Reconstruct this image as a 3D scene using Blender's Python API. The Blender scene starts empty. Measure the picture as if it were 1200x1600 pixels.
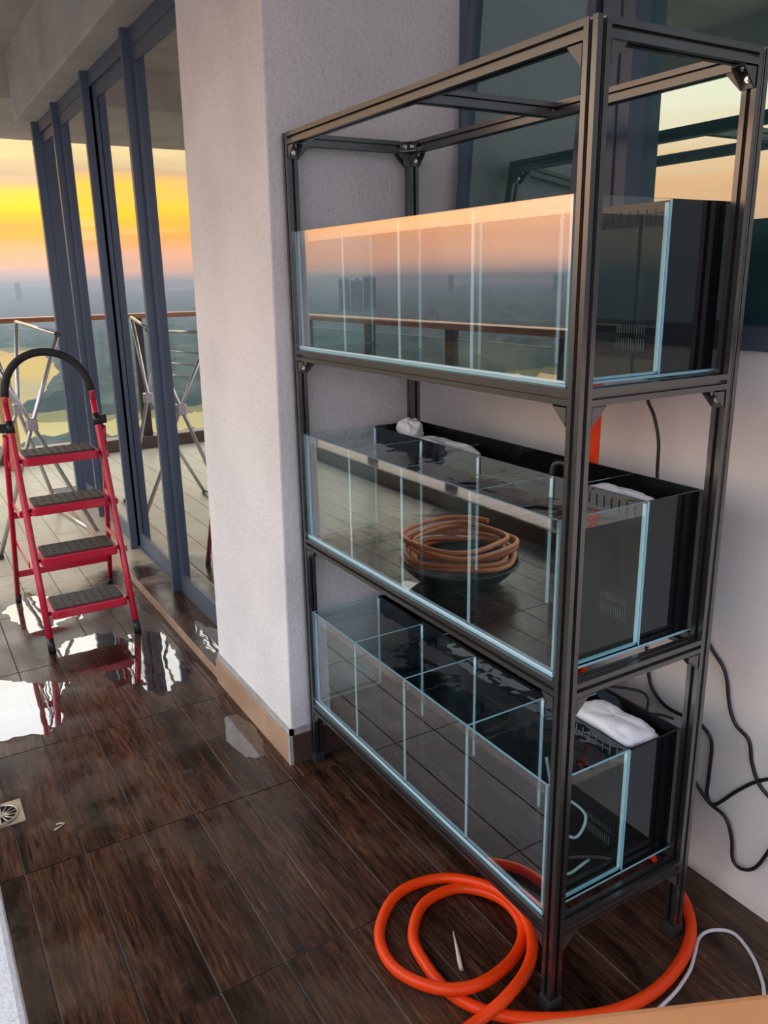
import bpy, math, random
from mathutils import Vector, Matrix, noise
random.seed(7)
sc = bpy.context.scene
COL = sc.collection
PI = math.pi

# ------------------------------------------------------------------ camera
CAM = Vector((-0.9932, -1.0027, 1.5303)); YAW, PITCH, ROLL, FPX = 0.5401, 0.2805, -0.0188, 1261.14
fw = Vector((math.sin(YAW)*math.cos(PITCH), math.cos(YAW)*math.cos(PITCH), -math.sin(PITCH)))
r0 = Vector((math.cos(YAW), -math.sin(YAW), 0)); u0 = r0.cross(fw)
rt = r0*math.cos(ROLL)+u0*math.sin(ROLL); up = -r0*math.sin(ROLL)+u0*math.cos(ROLL)
cd = bpy.data.cameras.new('camera'); cam = bpy.data.objects.new('camera', cd); COL.objects.link(cam)
cam.matrix_world = Matrix(((rt.x, up.x, -fw.x, CAM.x), (rt.y, up.y, -fw.y, CAM.y), (rt.z, up.z, -fw.z, CAM.z), (0, 0, 0, 1)))
cd.sensor_width = 36.0; cd.lens = FPX*36.0/1600.0; cd.clip_start = 0.02; cd.clip_end = 30000
sc.camera = cam

# ------------------------------------------------------------------ view + sky
sc.view_settings.view_transform = 'Standard'; sc.view_settings.look = 'None'
sc.view_settings.gamma = 1.0; sc.view_settings.use_curve_mapping = False
sc.view_settings.exposure = 1.12
try:
    sc.cycles.transparent_max_bounces = 40; sc.cycles.max_bounces = 10; sc.cycles.glossy_bounces = 6
    sc.cycles.transmission_bounces = 8; sc.cycles.volume_bounces = 1; sc.cycles.sample_clamp_indirect = 6.0
except Exception: pass

world = bpy.data.worlds.new('sunset_sky'); sc.world = world; world.use_nodes = True
wt = world.node_tree; wt.nodes.clear()
def N(t, typ, **kw):
    n = t.nodes.new(typ)
    for k, v in kw.items(): setattr(n, k, v)
    return n
def ramp(t, stops, interp='LINEAR'):
    n = N(t, 'ShaderNodeValToRGB'); cr = n.color_ramp; cr.interpolation = interp
    while len(cr.elements) > 1: cr.elements.remove(cr.elements[-1])
    cr.elements[0].position = stops[0][0]; cr.elements[0].color = tuple(stops[0][1])+(1,)
    for p, c in stops[1:]:
        e = cr.elements.new(p); e.color = tuple(c)+(1,)
    return n
def math_n(t, op, a=None, b=None, clamp=False):
    n = N(t, 'ShaderNodeMath', operation=op); n.use_clamp = clamp
    for i, v in enumerate((a, b)):
        if v is None: continue
        if isinstance(v, (int, float)): n.inputs[i].default_value = v
        else: t.links.new(v, n.inputs[i])
    return n.outputs[0]
def mixc(t, fac, a, b, mode='MIX'):
    n = N(t, 'ShaderNodeMix', data_type='RGBA', blend_type=mode)
    for s, v in ((n.inputs[0], fac), (n.inputs[6], a), (n.inputs[7], b)):
        if isinstance(v, (int, float)): s.default_value = v
        elif isinstance(v, tuple): s.default_value = v+(1,) if len(v) == 3 else v
        else: t.links.new(v, s)
    return n.outputs[2]
tc = N(wt, 'ShaderNodeTexCoord')
sep = N(wt, 'ShaderNodeSeparateXYZ'); wt.links.new(tc.outputs['Generated'], sep.inputs[0])
zc = sep.outputs[2]
elev = math_n(wt, 'ARCSINE', zc)                       # radians
e01 = math_n(wt, 'MULTIPLY', elev, 2/PI, True)         # 0 horizon .. 1 zenith
# streaky cloud field: stretched along the horizon
mp = N(wt, 'ShaderNodeMapping'); mp.inputs['Scale'].default_value = (2.2, 2.2, 26)
wt.links.new(tc.outputs['Generated'], mp.inputs[0])
cn = N(wt, 'ShaderNodeTexNoise'); cn.inputs['Scale'].default_value = 1.5; cn.inputs['Detail'].default_value = 5; cn.inputs['Roughness'].default_value = .55
wt.links.new(mp.outputs[0], cn.inputs['Vector'])
wob = math_n(wt, 'MULTIPLY', math_n(wt, 'SUBTRACT', cn.outputs[0], 0.5), 0.05)
e_w = math_n(wt, 'ADD', e01, wob, True)
west = ramp(wt, [(0.0, (.40, .29, .27)), (.018, (.60, .31, .19)), (.036, (.72, .28, .06)), (.050, (.80, .42, .03)), (.060, (.74, .42, .06)), (.073, (.42, .29, .18)),
                 (.095, (.56, .44, .20)), (.14, (.72, .64, .40)), (.20, (1.0, .93, .70)), (.30, (1.42, 1.42, 1.42)), (.45, (1.45, 1.62, 1.92)), (1, (1.05, 1.3, 1.7))])
wt.links.new(e_w, west.inputs[0])
side = ramp(wt, [(0.0, (.66, .42, .36)), (.02, (.95, .52, .36)), (.045, (1.2, .60, .35)), (.065, (1.3, .66, .32)), (.085, (1.35, .92, .60)), (.11, (1.4, 1.14, .86)), (.15, (1.36, 1.18, .98)),
                 (.22, (1.35, 1.22, 1.08)), (.32, (1.40, 1.45, 1.55)), (.45, (1.45, 1.62, 1.92)), (1, (1.05, 1.3, 1.7))])
wt.links.new(e_w, side.inputs[0])
# closeness to the sunset azimuth (just left of the frame, along +y)
nrm = N(wt, 'ShaderNodeVectorMath', operation='NORMALIZE')
cmb = N(wt, 'ShaderNodeCombineXYZ'); wt.links.new(sep.outputs[0], cmb.inputs[0]); wt.links.new(sep.outputs[1], cmb.inputs[1])
wt.links.new(cmb.outputs[0], nrm.inputs[0])
dt = N(wt, 'ShaderNodeVectorMath', operation='DOT_PRODUCT'); wt.links.new(nrm.outputs[0], dt.inputs[0]); dt.inputs[1].default_value = (0.0, 1.0, 0)
mr = N(wt, 'ShaderNodeMapRange', interpolation_type='SMOOTHSTEP'); wt.links.new(dt.outputs['Value'], mr.inputs[0]); mr.inputs[1].default_value = .70; mr.inputs[2].default_value = .985
skyc = mixc(wt, mr.outputs[0], side.outputs[0], west.outputs[0])
# greyish mauve cloud bars
cb = N(wt, 'ShaderNodeMapRange'); wt.links.new(cn.outputs[0], cb.inputs[0]); cb.inputs[1].default_value = .56; cb.inputs[2].default_value = .74; cb.inputs[3].default_value = 0; cb.inputs[4].default_value = .55
low = N(wt, 'ShaderNodeMapRange'); wt.links.new(e01, low.inputs[0]); low.inputs[1].default_value = .22; low.inputs[2].default_value = .05
cf = math_n(wt, 'MULTIPLY', cb.outputs[0], low.outputs[0])
skyc = mixc(wt, cf, skyc, (.62, .44, .38))
# the far side of the sky (behind the camera) is a calmer dusk blue-pink
bk = N(wt, 'ShaderNodeMapRange', interpolation_type='SMOOTHSTEP'); wt.links.new(dt.outputs['Value'], bk.inputs[0]); bk.inputs[1].default_value = .1; bk.inputs[2].default_value = -.9
east = ramp(wt, [(0, (.42, .40, .46)), (.08, (.56, .47, .52)), (.2, (.84, .88, 1.08)), (.5, (1.1, 1.28, 1.6)), (1, (1.05, 1.3, 1.7))]); wt.links.new(e01, east.inputs[0])
skyc = mixc(wt, bk.outputs[0], skyc, east.outputs[0])
bg = N(wt, 'ShaderNodeBackground'); bg.inputs[1].default_value = 1.0; wt.links.new(skyc, bg.inputs[0])
wo = N(wt, 'ShaderNodeOutputWorld'); wt.links.new(bg.outputs[0], wo.inputs[0])

# ------------------------------------------------------------------ helpers
class MB:
    def __init__(s): s.v = []; s.f = []; s.m = []; s.sm = []
    def add(s, vs, fs, mi=0, smooth=False):
        o = len(s.v); s.v += [tuple(v) for v in vs]
        for k, f in enumerate(fs):
            s.f.append(tuple(i+o for i in f)); s.m.append(mi[k] if isinstance(mi, (list, tuple)) else mi); s.sm.append(smooth)
    def box(s, a, b, mi=0, mat=None, bev=0):
        (x0, y0, z0), (x1, y1, z1) = a, b
        vs = [Vector((x, y, z)) for z in (z0, z1) for y in (y0, y1) for x in (x0, x1)]
        if mat is not None: vs = [mat @ v for v in vs]
        # faces: -z +z -y +y -x +x
        s.add(vs, [(0, 2, 3, 1), (4, 5, 7, 6), (0, 1, 5, 4), (2, 6, 7, 3), (0, 4, 6, 2), (1, 3, 7, 5)], mi)
    def prism(s, poly, z0, z1, mi=0, mat=None):
        n = len(poly); vs = [Vector((x, y, z0)) for x, y in poly]+[Vector((x, y, z1)) for x, y in poly]
        if mat is not None: vs = [mat @ v for v in vs]
        s.add(vs, [tuple(range(n-1, -1, -1)), tuple(range(n, 2*n))]+[(i, (i+1) % n, n+(i+1) % n, n+i) for i in range(n)], mi)
    def cyl(s, p, q, r, n=10, mi=0, r2=None, smooth=True):
        p = Vector(p); q = Vector(q); d = (q-p).normalized(); a = d.orthogonal().normalized(); b = d.cross(a)
        r2 = r if r2 is None else r2
        ring = lambda c, rr: [c+(a*math.cos(2*PI*i/n)+b*math.sin(2*PI*i/n))*rr for i in range(n)]
        o = len(s.v); s.add(ring(p, r)+ring(q, r2), [(i, (i+1) % n, n+(i+1) % n, n+i) for i in range(n)], mi, smooth)
        s.f.append(tuple(o+i for i in range(n-1, -1, -1))); s.f.append(tuple(o+n+i for i in range(n))); s.m += [mi, mi]; s.sm += [False, False]
    def tube(s, pts, r, n=10, mi=0, closed=False, rx=None):
        pts = [Vector(p) for p in pts]; k = len(pts); rs = r if isinstance(r, (list, tuple)) else [r]*k
        o = len(s.v); prev = None; vs = []
        for i, p in enumerate(pts):
            t = ((pts[(i+1) % k] if (closed or i < k-1) else p)-(pts[i-1] if (closed or i > 0) else p)).normalized()
            if prev is None: a = t.orthogonal().normalized()
            else:
                a = prev-t*prev.dot(t); a.normalize()
            prev = a; b = t.cross(a)
            vs += [p+(a*math.cos(2*PI*j/n)+b*math.sin(2*PI*j/n))*rs[i] for j in range(n)]
        fs = []
        for i in range(k if closed else k-1):
            i2 = (i+1) % k
            fs += [(i*n+j, i*n+(j+1) % n, i2*n+(j+1) % n, i2*n+j) for j in range(n)]
        s.add(vs, fs, mi, True)
        if not closed:
            s.f.append(tuple(o+j for j in range(n-1, -1, -1))); s.f.append(tuple(o+(k-1)*n+j for j in range(n))); s.m += [mi, mi]; s.sm += [False, False]
    def mesh(s, name, mats):
        me = bpy.data.meshes.new(name); me.from_pydata(s.v, [], s.f)
        for m in (mats if isinstance(mats, (list, tuple)) else [mats]): me.materials.append(m)
        me.polygons.foreach_set('material_index', s.m); me.polygons.foreach_set('use_smooth', s.sm); me.update()
        return me
    def build(s, name, mats, parent=None):
        return link(name, s.mesh(name, mats), parent)
def link(name, me, parent=None, loc=None, rot=None):
    o = bpy.data.objects.new(name, me); COL.objects.link(o)
    if parent is not None: o.parent = parent
    if loc is not None: o.location = loc
    if rot is not None: o.rotation_euler = rot
    return o
def bevel(o, w, seg=2):
    b = o.modifiers.new('bevel', 'BEVEL'); b.width = w; b.segments = seg; b.limit_method = 'ANGLE'; b.angle_limit = math.radians(40); return o
def tag(o, label, cat=None, group=None, kind=None):
    if label: o['label'] = label
    if cat: o['category'] = cat
    if group: o['group'] = group
    if kind: o['kind'] = kind
    return o
def empty(name, loc=(0, 0, 0), rot=(0, 0, 0)):
    o = bpy.data.objects.new(name, None); COL.objects.link(o); o.location = loc; o.rotation_euler = rot; o.empty_display_size = .1; return o
def catmull(pts, sub=8, closed=False):
    P = [Vector(p) for p in pts]; n = len(P); out = []
    for i in range(n if closed else n-1):
        if closed: a, b, c, d = P[i-1], P[i], P[(i+1) % n], P[(i+2) % n]
        else:
            b, c = P[i], P[i+1]; a = P[i-1] if i else b*2-c; d = P[i+2] if i < n-2 else c*2-b
        for j in range(sub):
            t = j/sub
            out.append(.5*((2*b)+(c-a)*t+(2*a-5*b+4*c-d)*t*t+(3*b-a-3*c+d)*t**3))
    if not closed: out.append(P[-1])
    return out
def ray_on(px, py, ax, val):          # a point of the place seen at a photo position, on a known plane of the place
    d = fw+rt*((px-600)/FPX)-up*((py-800)/FPX); t = (val-CAM[ax])/d[ax]; return CAM+d*t

# ------------------------------------------------------------------ materials
def newmat(name):
    m = bpy.data.materials.new(name); m.use_nodes = True; return m, m.node_tree, m.node_tree.nodes['Principled BSDF']
def pmat(name, col, rough=.5, metal=0, spec=.5, coat=0, bump=None, var=None, coat_rough=.05):
    m, t, b = newmat(name)
    b.inputs['Base Color'].default_value = tuple(col)+(1,); b.inputs['Roughness'].default_value = rough; b.inputs['Metallic'].default_value = metal
    b.inputs['Specular IOR Level'].default_value = spec; b.inputs['Coat Weight'].default_value = coat; b.inputs['Coat Roughness'].default_value = coat_rough
    if var or bump:
        g = N(t, 'ShaderNodeTexCoord')
    if var:                          # (scale, darker colour)
        nz = N(t, 'ShaderNodeTexNoise'); nz.inputs['Scale'].default_value = var[0]; nz.inputs['Detail'].default_value = 6; t.links.new(g.outputs['Object'], nz.inputs['Vector'])
        rp = ramp(t, [(.35, var[1]), (.65, col)]); t.links.new(nz.outputs[0], rp.inputs[0]); t.links.new(rp.outputs[0], b.inputs['Base Color'])
    if bump:                         # (scale, strength, distance)
        nz2 = N(t, 'ShaderNodeTexNoise'); nz2.inputs['Scale'].default_value = bump[0]; nz2.inputs['Detail'].default_value = 4; t.links.new(g.outputs['Object'], nz2.inputs['Vector'])
        bp = N(t, 'ShaderNodeBump'); bp.inputs['Strength'].default_value = bump[1]; bp.inputs['Distance'].default_value = bump[2]
        t.links.new(nz2.outputs[0], bp.inputs['Height']); t.links.new(bp.outputs[0], b.inputs['Normal'])
    return m
def thin_glass(name, f0, f90, tint=(1, 1, 1), rough=0.0, gl=(1, 1, 1), power=3.0, ripple=None):
    m, t, b = newmat(name); t.nodes.remove(b); out = t.nodes['Material Output']
    lw = N(t, 'ShaderNodeLayerWeight'); lw.inputs['Blend'].default_value = .5
    pw = math_n(t, 'POWER', lw.outputs['Facing'], power)
    mr = N(t, 'ShaderNodeMapRange'); t.links.new(pw, mr.inputs[0]); mr.inputs[3].default_value = f0; mr.inputs[4].default_value = f90
    tr = N(t, 'ShaderNodeBsdfTransparent'); tr.inputs[0].default_value = tuple(tint)+(1,)
    g = N(t, 'ShaderNodeBsdfGlossy'); g.inputs['Roughness'].default_value = rough; g.inputs[0].default_value = tuple(gl)+(1,)
    if ripple:
        c = N(t, 'ShaderNodeTexCoord'); nz = N(t, 'ShaderNodeTexNoise'); nz.inputs['Scale'].default_value = ripple[0]; nz.inputs['Detail'].default_value = 2
        t.links.new(c.outputs['Object'], nz.inputs['Vector']); bp = N(t, 'ShaderNodeBump'); bp.inputs['Strength'].default_value = ripple[1]; bp.inputs['Distance'].default_value = ripple[2]
        t.links.new(nz.outputs[0], bp.inputs['Height']); t.links.new(bp.outputs[0], g.inputs['Normal'])
    mx = N(t, 'ShaderNodeMixShader'); t.links.new(mr.outputs[0], mx.inputs[0]); t.links.new(tr.outputs[0], mx.inputs[1]); t.links.new(g.outputs[0], mx.inputs[2])
    t.links.new(mx.outputs[0], out.inputs[0]); return m
def opaque_glass(name, base, fac0, fac90, gl):
    m, t, b = newmat(name); t.nodes.remove(b); out = t.nodes['Material Output']
    lw = N(t, 'ShaderNodeLayerWeight'); lw.inputs['Blend'].default_value = .5
    pw = math_n(t, 'POWER', lw.outputs['Facing'], 3.0)
    mr = N(t, 'ShaderNodeMapRange'); t.links.new(pw, mr.inputs[0]); mr.inputs[3].default_value = fac0; mr.inputs[4].default_value = fac90
    d = N(t, 'ShaderNodeBsdfDiffuse'); d.inputs[0].default_value = tuple(base)+(1,)
    g = N(t, 'ShaderNodeBsdfGlossy'); g.inputs['Roughness'].default_value = 0.0; g.inputs[0].default_value = tuple(gl)+(1,)
    mx = N(t, 'ShaderNodeMixShader'); t.links.new(mr.outputs[0], mx.inputs[0]); t.links.new(d.outputs[0], mx.inputs[1]); t.links.new(g.outputs[0], mx.inputs[2])
    t.links.new(mx.outputs[0], out.inputs[0]); return m
def stucco(name, col, dark, sc_=55, strg=.5, speck=.0):
    m, t, b = newmat(name); g = N(t, 'ShaderNodeTexCoord')
    n1 = N(t, 'ShaderNodeTexNoise'); n1.inputs['Scale'].default_value = sc_; n1.inputs['Detail'].default_value = 6; n1.inputs['Roughness'].default_value = .6
    n2 = N(t, 'ShaderNodeTexNoise'); n2.inputs['Scale'].default_value = 3.2; n2.inputs['Detail'].default_value = 4
    n3 = N(t, 'ShaderNodeTexNoise'); n3.inputs['Scale'].default_value = 170; n3.inputs['Detail'].default_value = 4
    for n in (n1, n2, n3): t.links.new(g.outputs['Object'], n.inputs['Vector'])
    rp = ramp(t, [(.3, dark), (.62, col)]); t.links.new(n2.outputs[0], rp.inputs[0])
    sp = ramp(t, [(.30, tuple(c*.6 for c in dark)), (.42, (1, 1, 1))]); t.links.new(n3.outputs[0], sp.inputs[0])
    t.links.new(mixc(t, speck, rp.outputs[0], sp.outputs[0], 'MULTIPLY'), b.inputs['Base Color'])
    bp = N(t, 'ShaderNodeBump'); bp.inputs['Strength'].default_value = strg; bp.inputs['Distance'].default_value = .007
    t.links.new(n1.outputs[0], bp.inputs['Height']); t.links.new(bp.outputs[0], b.inputs['Normal'])
    b.inputs['Roughness'].default_value = .85; b.inputs['Specular IOR Level'].default_value = .2
    return m
M = {}
M['stucco'] = stucco('white_stucco', (.88, .87, .88), (.78, .77, .78), 60, .6, .45)
M['stucco_fine'] = stucco('white_wall_paint', (.90, .89, .88), (.83, .82, .81), 70, .25)
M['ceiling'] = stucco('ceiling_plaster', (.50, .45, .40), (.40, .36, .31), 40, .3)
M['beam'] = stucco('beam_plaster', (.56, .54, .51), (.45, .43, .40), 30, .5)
M['blue_alu'] = pmat('blue_grey_aluminium', (.10, .135, .19), .38, .25, .5, bump=(300, .05, .0005))
M['black_alu'] = pmat('black_anodised_aluminium', (.016, .016, .017), .27)
M['black_alu'].node_tree.nodes['Principled BSDF'].inputs['IOR'].default_value = 2.25
M['bracket'] = pmat('bracket_black_metal', (.03, .03, .03), .38)
M['bracket'].node_tree.nodes['Principled BSDF'].inputs['IOR'].default_value = 2.2
M['bolt'] = pmat('steel_bolt', (.82, .82, .82), .22, 1.0)
M['rubber'] = pmat('black_rubber', (.02, .02, .022), .7)
M['black_glass'] = opaque_glass('black_acrylic', (.006, .007, .008), .05, .5, (.75, .85, .95))
M['front_glass'] = thin_glass('tank_front_glass', .31, .78, (.95, .985, .98))
M['side_glass'] = thin_glass('tank_side_glass', .035, .5, (.95, .985, .98))
M['wet_glass'] = thin_glass('glass_against_water', .0, .0, (.90, .97, .97))
M['inner_glass'] = thin_glass('divider_glass', .03, .35, (.97, .99, .99))
M['seam'] = pmat('silicone_edge_glow', (.66, .88, 1.0), .25, 0, .6)  # silicone colour also stands in for the bright glow of glass edges
M['edge'] = pmat('polished_glass_edge', (.34, .64, .76), .2, 0, .6)  # flat cyan stands in for light carried along the glass
M['water_top'] = thin_glass('water_surface', .06, .85, (.92, .97, .97), 0, power=2.0, ripple=(9, .35, .02))
M['water_side'] = thin_glass('water_body', 0, 0, (.93, .975, .97))
M['dark_base'] = pmat('dark_tank_base', (.012, .014, .016), .15)
M['slot'] = pmat('slot_light_paint', (.13, .16, .16), .4)  # pale colour stands in for light coming through the cut slots
M['floss'] = pmat('white_filter_floss', (.93, .95, .98), 1.0, bump=(40, .35, .008))
M['orange'] = pmat('orange_rubber_hose', (.95, .062, .004), .35, 0, .35)
M['brownhose'] = pmat('brown_orange_hose', (.62, .22, .07), .35)
M['cord'] = pmat('black_cord', (.012, .013, .016), .45)
M['whitecord'] = pmat('white_cord', (.72, .74, .80), .4)
M['clearhose'] = pmat('grey_clear_tube', (.45, .52, .54), .2)
M['red'] = pmat('red_powder_coat', (.62, .012, .045), .28, 0, .5, coat=.3)
M['foam'] = pmat('black_foam_grip', (.022, .022, .024), .75, bump=(120, .5, .003))
M['plastic'] = pmat('black_plastic', (.015, .015, .017), .35)
M['alu'] = pmat('bare_aluminium', (.62, .63, .65), .32, .95)
M['tan'] = pmat('tan_board', (.62, .40, .17), .5, var=(6, (.50, .31, .12)))
M['brass'] = pmat('worn_steel', (.62, .55, .45), .32, .9, var=(20, (.42, .36, .28)))
M['hole'] = pmat('hole_shade_black', (.008, .007, .007), .8)  # near-black colour painted for the shade inside openings
M['window'] = opaque_glass('teal_window_glass', (.036, .105, .110), .36, .95, (.74, .90, .88))
M['doorglass'] = thin_glass('door_glass', .20, .97, (.55, .55, .53), power=1.0)
M['railglass'] = thin_glass('railing_glass', .02, .35, (.92, .97, .95))
M['wood'] = pmat('brown_handrail_wood', (.40, .17, .075), .30, 0, .5, coat=.3, var=(9, (.30, .12, .05)))
M['darkpost'] = pmat('dark_bronze_metal', (.045, .036, .03), .45, .3)
M['curb'] = pmat('brown_curb_tile', (.10, .062, .048), .35, 0, .5, var=(6, (.07, .04, .03)))
M['kerb'] = pmat('tan_tile_edge', (.48, .31, .21), .4, 0, .4, var=(9, (.40, .25, .165)))
M['cement'] = pmat('pale_cement', (.46, .45, .43), .9, var=(25, (.34, .34, .33)), bump=(80, .5, .004))
M['grout'] = pmat('grey_cement', (.20, .18, .165), .9, var=(25, (.13, .12, .11)), bump=(80, .5, .004))
M['curtain'] = pmat('grey_curtain', (.50, .49, .47), .9)
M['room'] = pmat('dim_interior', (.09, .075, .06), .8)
M['frontwall'] = pmat('dark_teal_cladding', (.055, .066, .072), .5)
M['table'] = pmat('orange_wood_top', (.78, .36, .16), .5, var=(3, (.70, .31, .13)))
M['scrap'] = pmat('pale_scrap', (.75, .70, .62), .6)
M['dish'] = pmat('dark_basin', (.03, .034, .034), .4)
M['hull'] = pmat('grey_tread_rubber', (.045, .042, .040), .55, bump=(90, 1.0, .004))

# wet wood-look tile
def tile_material(name='wood_look_tile', lift=1.0):
    m, t, b = newmat(name); g = N(t, 'ShaderNodeTexCoord'); oi = N(t, 'ShaderNodeObjectInfo')
    add = N(t, 'ShaderNodeVectorMath', operation='MULTIPLY_ADD'); add.inputs[0].default_value = (0, 0, 0)
    geo = N(t, 'ShaderNodeNewGeometry')
    sc_ = N(t, 'ShaderNodeMapping'); sc_.inputs['Scale'].default_value = (1, .075, 1); t.links.new(geo.outputs['Position'], sc_.inputs[0])
    off = N(t, 'ShaderNodeCombineXYZ'); t.links.new(math_n(t, 'MULTIPLY', oi.outputs['Random'], 37.0), off.inputs[2])
    vv = N(t, 'ShaderNodeVectorMath', operation='ADD'); t.links.new(sc_.outputs[0], vv.inputs[0]); t.links.new(off.outputs[0], vv.inputs[1])
    n1 = N(t, 'ShaderNodeTexNoise'); n1.inputs['Scale'].default_value = 120; n1.inputs['Detail'].default_value = 9; n1.inputs['Roughness'].default_value = .72; n1.inputs['Distortion'].default_value = .35
    n2 = N(t, 'ShaderNodeTexNoise'); n2.inputs['Scale'].default_value = 14; n2.inputs['Detail'].default_value = 3
    t.links.new(vv.outputs[0], n1.inputs['Vector']); t.links.new(vv.outputs[0], n2.inputs['Vector'])
    grain = ramp(t, [(.30, (.016, .008, .006)), (.42, (.040, .019, .012)), (.55, (.090, .044, .026)), (.72, (.185, .102, .062))]); t.links.new(n1.outputs[0], grain.inputs[0])
    big = ramp(t, [(.32, (.30, .30, .32)), (.50, (.85, .80, .78)), (.70, (1.25, 1.05, .95))]); t.links.new(n2.outputs[0], big.inputs[0])
    c = mixc(t, 1.0, grain.outputs[0], big.outputs[0], 'MULTIPLY')
    # dry dust film: irregular chalky patches
    n3 = N(t, 'ShaderNodeTexNoise'); n3.inputs['Scale'].default_value = 2.6; n3.inputs['Detail'].default_value = 6; n3.inputs['Roughness'].default_value = .62
    t.links.new(geo.outputs['Position'], n3.inputs['Vector'])
    dm = N(t, 'ShaderNodeMapRange'); t.links.new(n3.outputs[0], dm.inputs[0]); dm.inputs[1].default_value = .52; dm.inputs[2].default_value = .60; dm.inputs[3].default_value = 0; dm.inputs[4].default_value = .05
    # far terrace: drier tiles, with the grazing sky sheen painted in as beige
    sp = N(t, 'ShaderNodeSeparateXYZ'); t.links.new(geo.outputs['Position'], sp.inputs[0])
    yy = math_n(t, 'ADD', sp.outputs[1], math_n(t, 'MULTIPLY', n3.outputs[0], 1.6))
    dry_sheen = N(t, 'ShaderNodeMapRange'); t.links.new(yy, dry_sheen.inputs[0]); dry_sheen.inputs[1].default_value = 3.9; dry_sheen.inputs[2].default_value = 4.2
    dd = math_n(t, 'MAXIMUM', dm.outputs[0], math_n(t, 'MULTIPLY', dry_sheen.outputs[0], .92))
    c = mixc(t, dd, c, (.54, .43, .30))
    t.links.new(c, b.inputs['Base Color'])
    rr = N(t, 'ShaderNodeMapRange'); t.links.new(n3.outputs[0], rr.inputs[0]); rr.inputs[1].default_value = .42; rr.inputs[2].default_value = .62; rr.inputs[3].default_value = .14; rr.inputs[4].default_value = .36
    r2 = math_n(t, 'ADD', rr.outputs[0], math_n(t, 'MULTIPLY', dry_sheen.outputs[0], .14)); t.links.new(r2, b.inputs['Roughness'])
    b.inputs['IOR'].default_value = 1.36
    bp = N(t, 'ShaderNodeBump'); bp.inputs['Strength'].default_value = .25; bp.inputs['Distance'].default_value = .0015; t.links.new(n1.outputs[0], bp.inputs['Height']); t.links.new(bp.outputs[0], b.inputs['Normal'])
    return m
M['tile'] = tile_material()
M['puddle'] = thin_glass('standing_water', .05, .80, (.80, .76, .74), 0, power=1.9, ripple=(5.5, .12, .01))

# ------------------------------------------------------------------ setting
PX, PY0, PY1 = -.066, 1.162, 1.838          # pillar face x, near y, far y
BX = .64                                     # back wall behind the rack
CZ = 2.95                                    # ceiling
RX, RY = -2.2, 6.85                          # railings
TW, TL, TX0, TY0 = .1588, .645, -.1065, .434 # plank grid
fl = MB(); fl.box((RX-.1, -2.45, -.14), (3.2, RY+.1, -.0035))
floor = fl.build('floor', M['grout']); tag(floor, 'wet dark brown wood-look plank tile floor of the balcony', kind='structure')
tile_cache = {}
def tile_mesh(w, l):
    key = (round(w, 3), round(l, 3))
    if key not in tile_cache:
        b = MB(); g = .0016; c = .0012; w2, l2 = w/2-g, l/2-g
        lo = [(-w2, -l2, -.0034), (w2, -l2, -.0034), (w2, l2, -.0034), (-w2, l2, -.0034)]
        mi = [(-w2, -l2, -c), (w2, -l2, -c), (w2, l2, -c), (-w2, l2, -c)]
        w3, l3 = w2-c, l2-c; hi = [(-w3, -l3, 0), (w3, -l3, 0), (w3, l3, 0), (-w3, l3, 0)]
        b.add(lo+mi+hi, [(i, (i+1) % 4, 4+(i+1) % 4, 4+i) for i in range(4)]+[(4+i, 4+(i+1) % 4, 8+(i+1) % 4, 8+i) for i in range(4)]+[(8, 9, 10, 11)])
        tile_cache[key] = b.mesh('floor_tile', M['tile'])
    return tile_cache[key]
def put_tile(x0, x1, y0, y1):
    if x1-x0 < .02 or y1-y0 < .02: return
    link('floor_tile', tile_mesh(x1-x0, y1-y0), floor, ((x0+x1)/2, (y0+y1)/2, random.uniform(-.0002, .0002)))
nt = 0
for i in range(-13, 5):
    for j in range(-4, 10):
        x0, x1 = TX0+i*TW, TX0+(i+1)*TW; y0, y1 = TY0+j*TL, TY0+(j+1)*TL
        x0 = max(x0, RX+.12); x1 = min(x1, BX); y0 = max(y0, -2.4); y1 = min(y1, RY-.05)
        if x1 <= x0 or y1 <= y0: continue
        if y0 >= PY0-.05 and x0 >= PX-.01 and y0 < 5.25: continue
        if y1 > PY0 and x0 >= PX-.01 and y0 < 1.2: y1 = PY0
        if x0 < PX-.005 < x1 and y1 > PY0 and y0 < 5.2:
            if y0 < PY0: put_tile(PX, x1, y0, PY0)
            x1 = PX
        put_tile(x0, x1, y0, y1)
# raised tiled door sill with its tan edge
sl = MB(); sl.box((PX+.006, PY1, -.003), (.40, 5.22, .033)); sill = sl.build('trim_1', M['grout']); tag(sill, 'raised brown tiled sill in front of the sliding doors', kind='structure')
for k in range(6):
    y0 = PY1+.002+k*TL*.87; y1 = min(y0+TL*.87-.003, 5.2)
    b = MB(); b.box((PX+.007, y0, .031), (.105, y1, .0355)); link('sill_tile', b.mesh('sill_tile', M['tile']), sill)
    b = MB(); b.box((PX-.002, y0, .0), (PX+.007, y1, .034)); link('edge_strip', b.mesh('edge_strip', M['kerb']), sill)
b = MB(); b.box((.094, PY1, .034), (.106, 2.76, .040)); b.build('sill_groove', M['blue_alu'], sill)

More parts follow.
